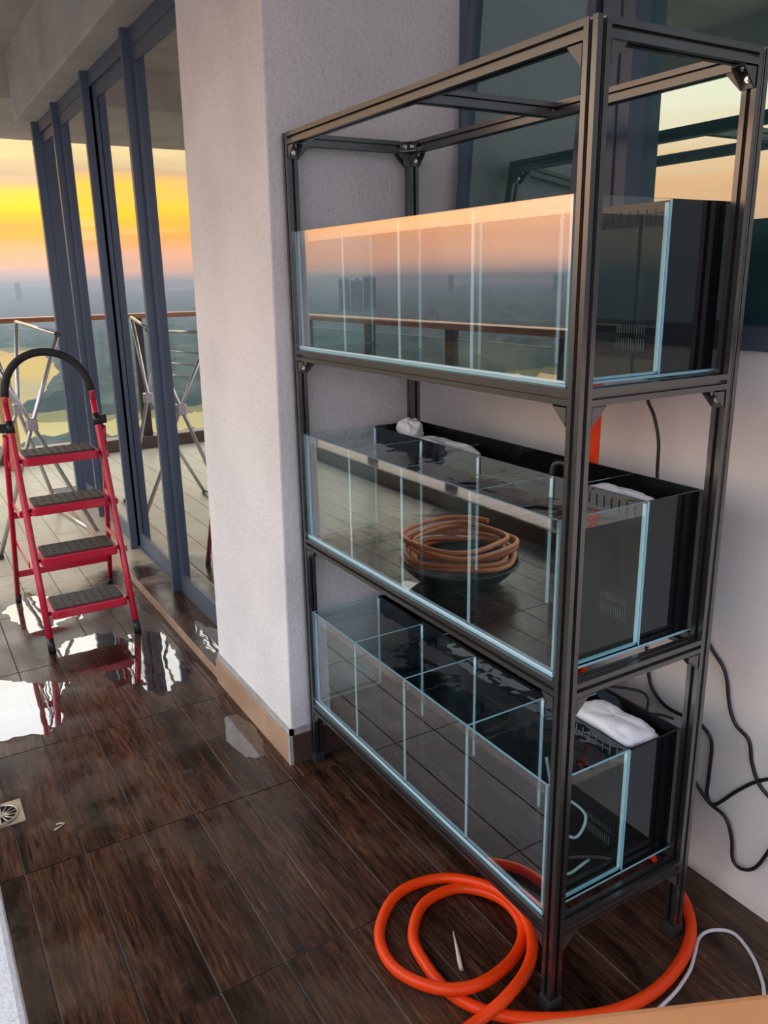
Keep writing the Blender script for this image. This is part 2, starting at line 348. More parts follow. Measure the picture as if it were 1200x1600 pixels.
# pillar
pb = MB(); pb.prism([(PX, PY0), (BX+.12, PY0+.048), (BX+.12, PY1), (PX, PY1)], 0, CZ+.1)
pb.v = [(x+.013*z_, y, z_) for x, y, z_ in pb.v]
pil = bevel(pb.build('wall_left', M['stucco']), .006); tag(pil, 'white rough plastered pillar between the sliding doors and the rack recess', kind='structure')
bb = MB(); bb.box((PX-.004, PY0-.004, .0), (PX+.01, PY1+.004, .126)); bb.box((PX-.004, PY0-.004, 0), (BX, PY0+.004, .126))
base = bb.build('baseboard_left', M['cement']); tag(base, 'tan tile baseboard along the foot of the plastered pillar', kind='structure')
def skirt(a, c, parent=base, mat='kerb'):
    b = MB(); b.box(a, c); o = b.build('skirting_tile', M[mat], parent); bevel(o, .0015, 1); return o
b = MB(); b.box((PX-.0105, PY0-.0105, 0), (PX+.0015, PY0+.0035, .104)); b.build('corner_mortar', M['cement'], base)
skirt((PX-.011, PY0+.004, 0), (PX-.003, PY1+.006, .102))
skirt((PX+.002, PY0-.011, 0), (.27, PY0-.003, .104), mat='curb'); skirt((.273, PY0-.011, 0), (BX-.01, PY0-.003, .104), mat='curb')
# back wall of the recess with its window opening
WZ0, WZ1, WY1, WY0 = 1.365, 2.70, 1.205, -2.0
bw = MB()
bw.box((BX, -2.45, 0), (BX+.16, 1.3, WZ0)); bw.box((BX, -2.45, WZ1), (BX+.16, 1.3, CZ+.1)); bw.box((BX, -2.45, WZ0), (BX+.16, WY0, WZ1))
wall_back = bw.build('wall_back', M['stucco_fine']); tag(wall_back, 'white painted wall below the teal window behind the rack', kind='structure')
cv = MB(); cv.prism([(0, 0), (-.012, 0), (-.010, .03), (-.003, .07), (0, .10)], -2.45, 1.18, mat=Matrix(((1, 0, 0, BX), (0, 0, 1, 0), (0, 1, 0, 0), (0, 0, 0, 1))))
cvo = cv.build('baseboard_back', M['stucco_fine']); tag(cvo, 'low painted cove at the foot of the white wall', kind='structure')
win = empty('window_1', (BX, 0, WZ0)); tag(win, 'tinted teal glass window in blue grey frame behind the rack', kind='structure')
def wbox(name, a, c, mat, parent=win, bv=0):
    b = MB(); b.box((a[0]-BX, a[1], a[2]-WZ0), (c[0]-BX, c[1], c[2]-WZ0)); o = b.build(name, M[mat], parent)
    if bv: bevel(o, bv)
    return o
FX0, FX1 = BX-.018, BX+.07
wbox('window_frame', (FX0, WY0, WZ0), (FX1, WY1, WZ0+.05), 'blue_alu'); wbox('window_frame', (FX0, WY0, WZ1-.05), (FX1, WY1, WZ1), 'blue_alu')
wbox('window_frame', (FX0, 1.155, WZ0+.05), (FX1, WY1, WZ1-.05), 'blue_alu'); wbox('window_frame', (FX0, WY0, WZ0+.05), (FX1, WY0+.05, WZ1-.05), 'blue_alu')
wbox('mullion', (FX0-.012, .545, WZ0+.05), (FX1, .600, WZ1-.05), 'blue_alu'); wbox('mullion', (FX0-.006, .505, WZ0+.05), (FX1, .542, WZ1-.05), 'blue_alu')
wbox('mullion', (FX0-.006, -.80, WZ0+.05), (FX1, -.72, WZ1-.05), 'blue_alu')
wbox('glass_pane', (BX+.03, -.72, WZ0+.05), (BX+.038, .505, WZ1-.05), 'window'); wbox('glass_pane', (BX+.03, WY0+.05, WZ0+.05), (BX+.038, -.80, WZ1-.05), 'window')
# the left sash stands slightly open, hinged at its top
sash = empty('opening_sash', (.02, 0, WZ1-.052-WZ0), (0, math.radians(4.5), 0)); sash.parent = win
b = MB(); h = WZ1-WZ0-.104
for (y0, y1, z0, z1) in ((.655, 1.12, -.03, 0), (.655, 1.12, -h, -h+.03), (.625, .655, -h, 0), (1.12, 1.15, -h, 0)): b.box((-.012, y0, z0), (.02, y1, z1))
b.build('sash_frame', M['blue_alu'], sash)
b = MB(); b.box((.002, .655, -h+.03), (.008, 1.12, -.03)); b.build('glass_pane', M['window'], sash)
b = MB(); b.box((FX1-.0-BX-.02, .600, .05), (FX1-BX, 1.16, WZ1-WZ0-.05)); b.build('gap_shade_sheet', M['hole'], win)  # black sheet stands in for the shade behind the open sash

# ceiling, beams, added unseen wall behind the viewer, kept low to let sky light in
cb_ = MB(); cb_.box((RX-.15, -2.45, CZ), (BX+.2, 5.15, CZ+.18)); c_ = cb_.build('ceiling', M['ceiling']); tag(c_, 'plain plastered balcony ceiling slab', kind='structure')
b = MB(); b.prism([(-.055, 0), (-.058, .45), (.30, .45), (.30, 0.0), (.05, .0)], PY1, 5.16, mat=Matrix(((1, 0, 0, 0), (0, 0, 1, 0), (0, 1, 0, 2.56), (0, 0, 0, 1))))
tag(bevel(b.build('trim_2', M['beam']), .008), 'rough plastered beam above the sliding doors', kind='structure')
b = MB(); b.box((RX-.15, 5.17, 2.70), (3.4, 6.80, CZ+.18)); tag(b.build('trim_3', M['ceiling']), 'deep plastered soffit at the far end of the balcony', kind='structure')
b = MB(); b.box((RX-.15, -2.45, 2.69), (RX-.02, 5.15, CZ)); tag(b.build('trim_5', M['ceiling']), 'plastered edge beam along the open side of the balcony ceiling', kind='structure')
b = MB(); b.box((RX-.1, -2.6, 0), (BX+.16, -2.45, .95)); tag(b.build('wall_front_added', M['stucco']), 'added unseen low white parapet behind the viewpoint, open above for sky light', kind='structure')
b = MB(); b.box((-1.75, -.10, 0), (-.975, .43, .62)); tag(bevel(b.build('wall_right', M['stucco']), .01), 'pale blue-white plastered pier at the lower left corner of the view', kind='structure')

# sliding doors with deep mullion fins
FINS = [2.80, 3.61, 4.43]; DX = .105; DZ0, DZ1 = .035, 2.56; YEND = 5.12
b = MB(); b.box((.080, PY1+.0, DZ1-.07), (.17, YEND, DZ1+.01)); b.box((.085, PY1, DZ0), (.17, YEND, DZ0+.018))
tr_ = b.build('trim_4', M['blue_alu']); tag(tr_, 'blue grey aluminium head and sill track of the sliding doors', kind='structure')
for k, y in enumerate(FINS):
    b = MB(); b.box((.045, y, DZ0), (.100, y+.03, DZ1)); o = bevel(b.build('door_fin', M['blue_alu'], tr_), .003)
b = MB(); b.box((.04, YEND-.02, DZ0), (.17, YEND+.035, DZ1)); bevel(b.build('end_post', M['blue_alu'], tr_), .003)
edges = [PY1-.05]+FINS+[YEND]
for k in range(4):
    y0, y1 = edges[k], edges[k+1]; x = .084+(.012 if k % 2 else 0)
    d = empty('door_%d' % (k+1), (x, y0, DZ0+.018))
    tag(d, 'sliding glass door panel in blue grey frame, %s' % ['nearest, beside the white pillar', 'second from the white pillar', 'third from the white pillar', 'farthest, at the open end'][k], kind='structure')
    hh = DZ1-.07-DZ0-.018; w = y1-y0-.004
    def dbox(n, a, c, mt):
        q = MB(); q.box(a, c); return q.build(n, M[mt], d)
    dbox('stile', (0, 0, 0), (.035, .030, hh), 'blue_alu'); dbox('stile', (0, w-.030, 0), (.035, w, hh), 'blue_alu')
    dbox('bottom_rail', (0, .030, 0), (.035, w-.030, .085), 'blue_alu'); dbox('top_rail', (0, .030, hh-.06), (.035, w-.030, hh), 'blue_alu')
    dbox('glass_pane', (.008, .030, .085), (.014, w-.030, hh-.06), 'doorglass')
# dim room behind the doors
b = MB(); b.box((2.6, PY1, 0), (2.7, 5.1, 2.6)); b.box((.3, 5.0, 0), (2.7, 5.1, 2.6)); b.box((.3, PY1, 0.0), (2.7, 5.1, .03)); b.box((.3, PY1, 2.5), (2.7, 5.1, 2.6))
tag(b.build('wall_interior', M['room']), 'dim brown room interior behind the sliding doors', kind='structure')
cu = MB(); n = 60; vs = []
for i in range(n+1):
    y = 1.95+i*.58/n; x = .24+.018*math.sin(i*1.05)+.006*math.sin(i*2.3)
    vs += [(x, y, .05), (x, y, 2.45)]
cu.add(vs, [(2*i, 2*i+2, 2*i+3, 2*i+1) for i in range(n)], 0, True); co = cu.build('curtain', M['curtain']); sm = co.modifiers.new('solid', 'SOLIDIFY'); sm.thickness = .003
tag(co, 'pale grey curtain hanging inside the nearest sliding door', 'curtain')

# railings: curb, posts, glass, timber handrail
def railing(name, label, p0, p1, posts, hz):
    p0 = Vector(p0); p1 = Vector(p1); d = (p1-p0); ln = d.length; d.normalize(); ang = math.atan2(d.y, d.x)
    e = empty(name, p0, (0, 0, ang)); tag(e, label, 'railing')
    def rb(n, a, c, mt, bv=0):
        q = MB(); q.box(a, c); o = q.build(n, M[mt], e)
        if bv: bevel(o, bv)
        return o
    rb('handrail', (0, -.06, hz-.045), (ln, .06, hz), 'wood', .012)
    rb('curb', (0, -.09, -.01), (ln, .09, .115), 'curb', .006)
    ps = sorted(posts)
    for s in ps: rb('post', (s-.045, -.025, .115), (s+.045, .025, hz-.045), 'darkpost', .003)
    for a, c in zip(ps, ps[1:]):
        rb('glass_panel', (a+.06, -.005, .15), (c-.06, .005, hz-.11), 'railglass'); rb('glass_edge', (a+.06, -.005, hz-.11), (c-.06, .005, hz-.105), 'edge')
railing('railing', 'long side railing with brown timber handrail, dark posts and glass panels', (RX, -2.45, 0), (RX, RY, 0), [.05+((3.39-1.08*k)+2.45) for k in range(-3, 6) if 0 < (3.39-1.08*k)+2.45 < 9.3], 1.25)
railing('railing', 'far end railing with thin timber handrail and glass panels beyond the ladder', (RX+.11, RY, 0), (3.2, RY, 0), [.05, 1.25, 3.8, 5.0], 1.268)

# ------------------------------------------------------------------ the land outside
GZ = -100.0
def river_mask(x, y):
    # signed distance-like value: > 0 inside the river
    best = -1e9
    for pts, wd in (([(-1500, 300), (-900, 620), (-420, 620), (-120, 600), (110, 640), (500, 560)], [160, 110, 70, 60, 75, 90]), ([(-30, 650), (75, 830), (118, 960), (150, 1200), (168, 1500)], [40, 34, 30, 36, 46])):
        for k in range(len(pts)-1):
            (ax, ay), (bx, by) = pts[k], pts[k+1]; dx, dy = bx-ax, by-ay
            t = max(0, min(1, ((x-ax)*dx+(y-ay)*dy)/(dx*dx+dy*dy))); px, py = ax+dx*t, ay+dy*t
            best = max(best, wd[k]*(1-t)+wd[k+1]*t-math.hypot(x-px, y-py))
    return best
g = MB(); NA, NR = 240, 190; vs = []
for j in range(NR+1):
    rr = 60*(160**(j/NR))
    for i in range(NA+1):
        a = math.radians(-110+i*145/NA); x, y = rr*math.sin(a), rr*math.cos(a)
        rm = river_mask(x, y)+14*noise.noise(Vector((x*.006, y*.006, 3)))
        tr2 = 9*noise.noise(Vector((x*.03, y*.03, 1)))+5*noise.noise(Vector((x*.09, y*.09, 5)))
        hl = max(0, rr-4200)/5400; hill = hl*hl*(28 if a < .02 else 28+95*min(1, (a-.02)/.08))*(.35+.65*max(0, .5+noise.noise(Vector((a*7, rr*.0002, 9)))))+hl*12*noise.noise(Vector((a*40, 2, 2)))
        z = GZ+9+tr2*(1+min(2, rr/3000))+hill
        if rm > -12: z = GZ-6+(9+max(tr2, -4))*max(0, min(1, -rm/12))
        vs.append((x, y, z))
fs = [(j*(NA+1)+i, j*(NA+1)+i+1, (j+1)*(NA+1)+i+1, (j+1)*(NA+1)+i) for j in range(NR) for i in range(NA)]
g.add(vs, fs, 0, True)
m, t, bs = newmat('forest_land'); tcg = N(t, 'ShaderNodeNewGeometry')
nz = N(t, 'ShaderNodeTexNoise'); nz.inputs['Scale'].default_value = .02; nz.inputs['Detail'].default_value = 8; t.links.new(tcg.outputs['Position'], nz.inputs['Vector'])
rp = ramp(t, [(.35, (.008, .015, .011)), (.55, (.024, .034, .022)), (.72, (.055, .058, .042))]); t.links.new(nz.outputs[0], rp.inputs[0]); t.links.new(rp.outputs[0], bs.inputs['Base Color']); bs.inputs['Roughness'].default_value = .9
tag(g.build('ground', m), 'hazy dark green forest plain and low hills far below the balcony', kind='structure')
b = MB(); b.add([(-4000, 40, GZ), (4000, 40, GZ), (4000, 5000, GZ), (-4000, 5000, GZ)], [(0, 1, 2, 3)])
mw, t, bs = newmat('river_water'); bs.inputs['Base Color'].default_value = (.26, .19, .07, 1); bs.inputs['Roughness'].default_value = .03; bs.inputs['Metallic'].default_value = .0; bs.inputs['IOR'].default_value = 2.6  # warm base colour paints in the yellow sky reflected by the muddy water
tag(b.build('river', mw), 'river tinted with the yellow sky reflection, bending through the forest below', 'river')
# tower blocks on the plain (seen mirrored in the upper tank)
M['tower'] = pmat('tower_concrete', (.20, .19, .19), .8); M['towerwin'] = pmat('tower_window', (.035, .04, .05), .3)
def tower(bearing, dist, w, h, d, label):
    a = math.radians(bearing); x, y = dist*math.sin(a), dist*math.cos(a)
    e = empty('apartment_tower', (x, y, GZ), (0, 0, -a)); tag(e, label, 'building', 'towers on the plain')
    b = MB(); b.box((-w/2, -d/2, 0), (w/2, d/2, h)); b.build('tower_body', M['tower'], e)
    b = MB(); b.box((-w*.2, -d*.3, h), (w*.15, d*.3, h+6)); b.build('roof_block', M['tower'], e)
    me = None
    for k in range(5):
        if me is None:
            q = MB(); q.box((-w*.06, -d/2-.6, h*.06), (w*.06, -d/2, h*.96)); me = q.mesh('window_band', M['towerwin'])
        link('window_band', me, e, (-w*.38+k*w*.19, 0, 0))
for k, (be, di, w, h, lab) in enumerate([(-28.5, 2600, 34, 106, 'left slab of the distant apartment tower cluster'), (-29.35, 2500, 36, 100, 'wide middle slab of the distant apartment tower cluster'), (-30.25, 2650, 40, 110, 'right slab of the distant apartment tower cluster'),
        (-24.6, 4800, 30, 118, 'lone far tower left of the tower cluster'), (-35.8, 5200, 34, 116, 'small pale tower far beyond the forest'), (-43.0, 5000, 60, 110, 'low distant block at the right of the skyline'), (7.6, 5600, 34, 122, 'faint tower on the hazy skyline left of the doors')]):
    tower(be, di, w, h, 22, lab)
# haze lying over the plain: a thin layer of lit air, clear of the building
hz = MB(); hz.box((-9500, 800, GZ-10), (9500, 9800, 36))
mh = bpy.data.materials.new('evening_haze'); mh.use_nodes = True; t = mh.node_tree; t.nodes.remove(t.nodes['Principled BSDF'])
va = N(t, 'ShaderNodeVolumeAbsorption'); va.inputs['Color'].default_value = (0, 0, 0, 1); va.inputs['Density'].default_value = .00017
vs_ = N(t, 'ShaderNodeVolumeScatter'); vs_.inputs['Color'].default_value = (.62, .74, .86, 1); vs_.inputs['Density'].default_value = .00014; vs_.inputs['Anisotropy'].default_value = .55
ad = N(t, 'ShaderNodeAddShader'); t.links.new(va.outputs[0], ad.inputs[0]); t.links.new(vs_.outputs[0], ad.inputs[1]); t.links.new(ad.outputs[0], t.nodes['Material Output'].inputs['Volume'])
tag(hz.build('haze', mh), 'blue grey evening haze lying over the far plain', 'haze', kind='stuff')

# ------------------------------------------------------------------ aluminium rack
P, RL, RD, RH = .030, 1.150, .420, 1.910
ZS = [1.9099, 1.3425, .7808, .2199]
def profile():
    h, s, d, lip, wi = P/2, .0042, .0085, .0024, .0075
    q = [(-h, -h), (-s, -h), (-s, -h+lip), (-wi, -h+lip+.001), (-wi*.6, -h+d), (wi*.6, -h+d), (wi, -h+lip+.001), (s, -h+lip), (s, -h)]
    out = []
    for k in range(4):
        a = k*PI/2; out += [(x*math.cos(a)-y*math.sin(a), x*math.sin(a)+y*math.cos(a)) for x, y in q]
    return out
PROF = profile(); beam_cache = {}
def extrusion(ln):
    k = round(ln, 4)
    if k not in beam_cache:
        b = MB(); b.prism(PROF, 0, ln); beam_cache[k] = b.mesh('extrusion', M['black_alu'])
    return beam_cache[k]
rack = empty('aluminium_rack', (0, 0, 0)); tag(rack, 'tall black slotted aluminium rack with four levels holding three fish tanks', 'rack')
h = P/2
for x in (h, RD-h):
    for y in (h, RL-h):
        o = link('post', extrusion(RH-.018), rack, (x, y, .018))
        b = MB(); b.box((-h-.003, -h-.003, 0), (h+.003, h+.003, .034)); f_ = bevel(b.build('foot', M['rubber'], o), .003); f_.location = (0, 0, -.018)
for z in ZS:
    for x in (h, RD-h): link('long_rail', extrusion(RL-2*P), rack, (x, P, z-h), (-PI/2, 0, 0))
    for y in (h, RL-h): link('short_rail', extrusion(RD-2*P), rack, (P, y, z-h), (0, PI/2, 0))
link('cross_rail', extrusion(RD-2*P), rack, (P, .53, ZS[0]-h), (0, PI/2, 0))
# corner brackets (cheeks, flanges) with two bolts each; local: corner at origin, legs along +x and -z, width along y
bs_ = .036; bw_ = .028
b = MB()
for y in (-bw_/2, bw_/2-.0025):
    poly = [(0, 0), (bs_, 0), (bs_, -.004), (.004, -bs_), (0, -bs_)]
    vs = [(x, y, z) for x, z in poly]+[(x, y+.0025, z) for x, z in poly]
    b.add(vs, [(0, 1, 2, 3, 4), (9, 8, 7, 6, 5)]+[(i, 5+i, 5+(i+1) % 5, (i+1) % 5) for i in range(5)])
b.box((0, -bw_/2, -.003), (bs_, bw_/2, 0)); b.box((0, -bw_/2, -bs_), (.003, bw_/2, 0))
BR = b.mesh('bracket', M['bracket'])
b = MB(); b.cyl((.021, 0, -.003), (.021, 0, -.0065), .0062, 12); b.cyl((.021, 0, -.0065), (.021, 0, -.0105), .0042, 6, smooth=False); BOLT1 = b.mesh('bolt', M['bolt'])
b = MB(); b.cyl((.003, 0, -.021), (.0065, 0, -.021), .0062, 12); b.cyl((.0065, 0, -.021), (.0105, 0, -.021), .0042, 6, smooth=False); BOLT2 = b.mesh('bolt', M['bolt'])
def bracket(loc, rz):
    o = link('bracket', BR, rack, loc, (0, 0, rz)); link('bolt', BOLT1, o); link('bolt', BOLT2, o)
for z in ZS:
    zz = z-P
    for x in (h, RD-h):
        bracket((x, P, zz), PI/2); bracket((x, RL-P, zz), -PI/2)
    for y in (h, RL-h):
        bracket((P, y, zz), 0); bracket((RD-P, y, zz), PI)
# brackets lying flat between the top rails (far back corner)
o = link('bracket', BR, rack, (RD-P, RL-P, ZS[0]-h), (PI/2, 0, PI)); link('bolt', BOLT1, o); link('bolt', BOLT2, o)

# ------------------------------------------------------------------ tanks
T = .0055; TX, TXB, TYA, TYB, TH = .010, .412, .046, 1.120, .317
XP = .250; DIV = [.325, .597, .858]; DEPTH = .279        # water depth
names = ['top', 'middle', 'bottom']
labels = ['fish tank on the top shelf mirroring the sunset skyline in its glass', 'fish tank on the middle shelf mirroring a coil of hose', 'fish tank on the lowest shelf with open dark compartments']
def slot_row(x, ys, z0, z1, wdt=.0016):
    b = MB()
    for y in ys: b.box((x, y-wdt/2, z0), (x+.001, y+wdt/2, z1))
    return b
for ti, z in enumerate(ZS[1:]):
    tk = empty('fish_tank', (0, 0, z+.0005)); tag(tk, labels[ti], 'aquarium', 'fish tanks on the rack')
    W = .0095+DEPTH
    # base
    b = MB(); b.box((TX, TYA, 0), (TXB, TYB, T), [1, 1, 0, 0, 0, 0]); b.build('base_pane', [M['edge'], M['dark_base']], tk)
    # front pane: outer face, inner face split at the waterline, polished edges
    b = MB(); b.box((TX, TYA, T), (TX+T, TYB, W), [2, 2, 3, 3, 0, 1]); b.box((TX, TYA, W), (TX+T, TYB, TH), [2, 3, 3, 3, 0, 0])
    b.f = [f for k, f in enumerate(b.f) if k not in (1, 6)]; b.m = [f for k, f in enumerate(b.m) if k not in (1, 6)]; b.sm = [f for k, f in enumerate(b.sm) if k not in (1, 6)]
    b.build('front_pane', [M['front_glass'], M['wet_glass'], M['edge'], M['edge']], tk)
    # near and far end panes (clear part) and their black rear parts
    for y, out in ((TYA, True), (TYB-T, False)):
        b = MB(); b.box((TX+T, y, T), (XP, y+T, W), [1, 1, 0 if out else 2, 2 if out else 0, 1, 1]); b.box((TX+T, y, W), (XP, y+T, TH), [1, 1, 0, 0, 1, 1])
        b.f = [f for k, f in enumerate(b.f) if k not in (1, 6)]; b.m = [f for k, f in enumerate(b.m) if k not in (1, 6)]; b.sm = [f for k, f in enumerate(b.sm) if k not in (1, 6)]
        b.build('end_pane', [M['side_glass'], M['edge'], M['wet_glass']], tk)
        b = MB(); b.box((XP+.0005, y, T), (TXB, y+T, TH)); b.build('black_end_panel', M['black_glass'], tk)
    b = MB(); b.box((TXB-T, TYA+T, T), (TXB, TYB-T, TH)); b.build('black_back_panel', M['black_glass'], tk)
    b = MB(); b.box((XP, TYA+T, T), (XP+T*.7, TYB-T, TH-.002)); b.build('black_partition', M['black_glass'], tk)
    for y in DIV:
        b = MB(); b.box((TX+T+.0005, y-T/2, T), (XP-.0005, y+T/2, TH-.003), [1, 1, 0, 0, 1, 1]); b.build('glass_divider', [M['inner_glass'], M['edge']], tk)
    # silicone seams, pale blue imitating the light in the glass edges
    for y in DIV:
        b = MB(); b.box((TX+T+.0002, y-.0042, T), (TX+T+.0022, y+.0042, TH-.006)); b.build('silicone_seam', M['seam'], tk)
        b = MB(); b.box((XP-.0035, y-.0042, T), (XP-.0006, y+.0042, TH-.008)); b.build('silicone_seam', M['seam'], tk)
    for y, s_ in ((TYA+T, 1), (TYB-T, -1)):
        b = MB(); y0, y1 = sorted((y+s_*.0003, y+s_*.0065)); b.box((TX+T+.0002, y0, T), (TX+T+.0055, y1, TH-.004)); b.build('silicone_seam', M['seam'], tk)
        b = MB(); b.box((XP-.0055, y0, T), (XP-.0005, y1, TH-.006)); b.build('silicone_seam', M['seam'], tk)
        b = MB(); b.box((TX+T, y0, T+.0002), (XP, y1, T+.005)); b.build('silicone_seam', M['edge'], tk)
    b = MB(); b.box((TX+T+.0002, TYA+T+.007, T+.0002), (TX+T+.006, TYB-T-.007, T+.0045)); b.build('silicone_seam', M['seam'], tk)
    b = MB(); b.box((TX-.0004, TYA+.001, .0062), (TX-.0001, TYB-.001, .0105)); b.build('silicone_seam', M['seam'], tk)
    # comb slots as pale bars imitating light through the cuts, low on the partition, one group for each compartment, and the overflow comb at the near end
    for y0, n_ in ((1.02, 13), (.79, 13), (.09, 12)):
        ys = [y0+k*.0062 for k in range(n_)]
        b = slot_row(XP-.0013, ys, .045, .068); o = b.build('comb_slots', M['slot'], tk); o['kind'] = 'stuff'
        b = slot_row(XP-.0013, ys, .078, .094, .0012); o = b.build('comb_slots', M['slot'], tk); o['kind'] = 'stuff'
    b = slot_row(XP-.0015, [.062+k*.021 for k in range(9)], W-.012, W+.014, .0018); o = b.build('overflow_comb', M['slot'] if ti == 2 else M['plastic'], tk); o['kind'] = 'stuff'
    # channel baffles behind the partition
    for y in (.30, .80):
        b = MB(); b.box((XP+T, y-T/2, T), (TXB-T, y+T/2, TH-.025), [1, 1, 0, 0, 1, 1]); b.build('channel_baffle', [M['inner_glass'], M['edge']], tk)
    # water in the front compartments
    wm = MB(); nx, ny = 10, 40; x0, x1, y0, y1 = TX+T+.0008, XP-.0008, TYA+T+.0008, TYB-T-.0008
    wm.add([(x0, y0, T+.001), (x1, y0, T+.001), (x1, y1, T+.001), (x0, y1, T+.001), (x0, y0, W), (x1, y0, W), (x1, y1, W), (x0, y1, W)], [(0, 1, 5, 4), (1, 2, 6, 5), (2, 3, 7, 6), (3, 0, 4, 7)], 1)
    wm.add([(x0+(x1-x0)*i/nx, y0+(y1-y0)*j/ny, W+.0012*noise.noise(Vector((i*.5, j*.4, ti*5)))) for j in range(ny+1) for i in range(nx+1)],
           [(j*(nx+1)+i, j*(nx+1)+i+1, (j+1)*(nx+1)+i+1, (j+1)*(nx+1)+i) for j in range(ny) for i in range(nx)], 0, True)
    wo_ = wm.build('tank_water', [M['water_top'], M['water_side']]); wo_.location = (0, 0, z+.0005)
    tag(wo_, 'clear still water filling the %s tank' % names[ti], 'water', kind='stuff')
    wb = MB(); wb.add([(XP+T, TYA+T, W-.03), (TXB-T, TYA+T, W-.03), (TXB-T, TYB-T, W-.03), (XP+T, TYB-T, W-.03)], [(0, 1, 2, 3)])
    wb.build('channel_water', M['black_glass'], tk)

# white filter floss lying in the channels
def floss(name, label, c, sx, sy, sz, seed, rot=0):
    b = MB(); nu, nv = 40, 22; vs = []
    for j in range(nv+1):
        th = PI*j/nv
        for i in range(nu):
            ph = 2*PI*i/nu
            d = Vector((math.sin(th)*math.cos(ph), math.sin(th)*math.sin(ph), math.cos(th)))
            d = Vector((math.copysign(abs(d.x)**.6, d.x), math.copysign(abs(d.y)**.6, d.y), d.z))
            k = 1+.30*noise.noise(d*1.6+Vector((seed, 0, 0)))+.15*noise.noise(d*4+Vector((0, seed, 0)))+.05*noise.noise(d*12+Vector((0, 0, seed)))
            vs.append((d.x*sx*min(1, k), d.y*sy*min(1.02, k), d.z*sz*k))
    fs = [(j*nu+i, (j+1)*nu+i, (j+1)*nu+(i+1) % nu, j*nu+(i+1) % nu) for j in range(nv) for i in range(nu)]
    b.add(vs, fs, 0, True); o = b.build(name, M['floss']); o.location = c; o.rotation_euler = (0, 0, rot); tag(o, label, 'filter floss', 'filter floss in the tanks'); return o
zm, zb = ZS[2], ZS[3]
floss('filter_floss', 'long white filter floss strip at the far end of the middle tank', (.315, .85, zm+.278), .050, .155, .028, 2.0)
floss('filter_floss', 'white filter floss tuft piled highest at the far end of the middle tank', (.337, 1.052, zm+.303), .034, .045, .034, 6.0)
floss('filter_floss', 'flat white filter floss at the near end of the middle tank', (.312, .185, zm+.283), .045, .092, .020, 4.0)
floss('filter_floss', 'large white filter floss sheet in the lowest tank', (.326, .168, zb+.287), .066, .108, .034, 8.0)
# pumps, tubes, cords
def cord(name, label, cat, pts, r, mat, sub=8, n=8, group=None):
    b = MB(); b.tube(catmull(pts, sub), r, n); return tag(b.build(name, M[mat]), label, cat, group)
b = MB(); b.tube(catmull([(.262, .34, zm+.30), (.262, .335, zm+.335), (.268, .315, zm+.345), (.275, .295, zm+.335), (.28, .285, zm+.31)], 8), .007, 10)
tag(b.build('outlet_tube', M['plastic']), 'small black hooked outlet tube at the edge of the middle tank', 'tube')
cord('air_tube', 'clear airline loop lying inside the lowest tank near end', 'tube', [(.14, .19, zb+.26), (.15, .18, zb+.17), (.13, .16, zb+.12), (.16, .11, zb+.09), (.20, .12, zb+.13), (.17, .18, zb+.15), (.13, .16, zb+.09), (.12, .10, zb+.02), (.20, .10, zb+.02)], .0035, 'clearhose')
WXc = BX-.008
def onwall(l, x=WXc): return [ray_on(px, py, 0, x) for px, py in l]
cord('power_cord', 'short black cord dropping from the top tank behind the middle tank', 'cord', onwall([(1012, 600), (1012, 625), (1022, 650), (1029, 690), (1027, 742), (1030, 780)], .60), .0042, 'cord', group='black cords by the wall')
cord('power_cord', 'black cord looping from the middle tank past the rack post to the right edge', 'cord', onwall([(1010, 1010), (1013, 1050), (1020, 1077), (1040, 1103), (1067, 1118), (1085, 1124), (1098, 1135), (1112, 1160), (1108, 1210), (1105, 1243), (1117, 1257), (1150, 1237), (1180, 1222), (1215, 1215)]), .0045, 'cord', group='black cords by the wall')
cord('power_cord', 'black cord running down the white wall from behind the right post', 'cord', onwall([(1085, 960), (1110, 1010), (1133, 1050), (1140, 1103), (1150, 1133), (1170, 1157), (1175, 1193), (1187, 1227), (1212, 1256)]), .0045, 'cord', group='black cords by the wall')
cord('power_cord', 'lowest black cord hanging in a deep loop by the white wall', 'cord', onwall([(1068, 1190), (1087, 1223), (1107, 1253), (1133, 1277), (1143, 1310), (1145, 1343), (1160, 1358), (1183, 1353), (1214, 1310)], BX-.018), .0045, 'cord', group='black cords by the wall')
cord('pump_cord', 'thin black cord lying across the rear channel of the lowest tank', 'cord', [tuple(ray_on(a, c, 2, zb+.30)) for a, c in [(945, 1071), (960, 1073), (1000, 1080), (1013, 1093), (1012, 1113), (1033, 1117), (1053, 1123)]], .0035, 'cord')

# orange hose coiled on the floor, passing behind the rack and up to the middle tank
def fz(px, py, zz): return tuple(ray_on(560+px/1.875, 1240+py/1.875, 2, zz))
HR = .0135
hp = [fz(250, 740, HR), fz(345, 670, HR*1.2), fz(430, 600, HR*3), fz(496, 510, HR*3), fz(508, 420, HR*3), fz(470, 340, HR*3), fz(390, 275, HR*2.4), fz(250, 248, HR), fz(120, 290, HR), fz(62, 400, HR), fz(100, 505, HR), fz(220, 568, HR*2.6), fz(350, 560, HR*3),
      fz(455, 480, HR*1.6), fz(480, 390, HR), fz(420, 310, HR), fz(300, 277, HR), fz(195, 320, HR), fz(160, 410, HR), fz(190, 490, HR), fz(270, 585, HR), fz(400, 645, HR), fz(580, 660, HR), fz(760, 634, HR), fz(890, 560, HR), fz(965, 450, HR), fz(968, 350, HR),
      (.545, .14, HR), (.575, .25, HR), (.57, .38, .03), (.53, .46, .15), (.525, .47, .5), (.525, .47, 1.0), (.525, .468, 1.2), (.525, .465, 1.45)]
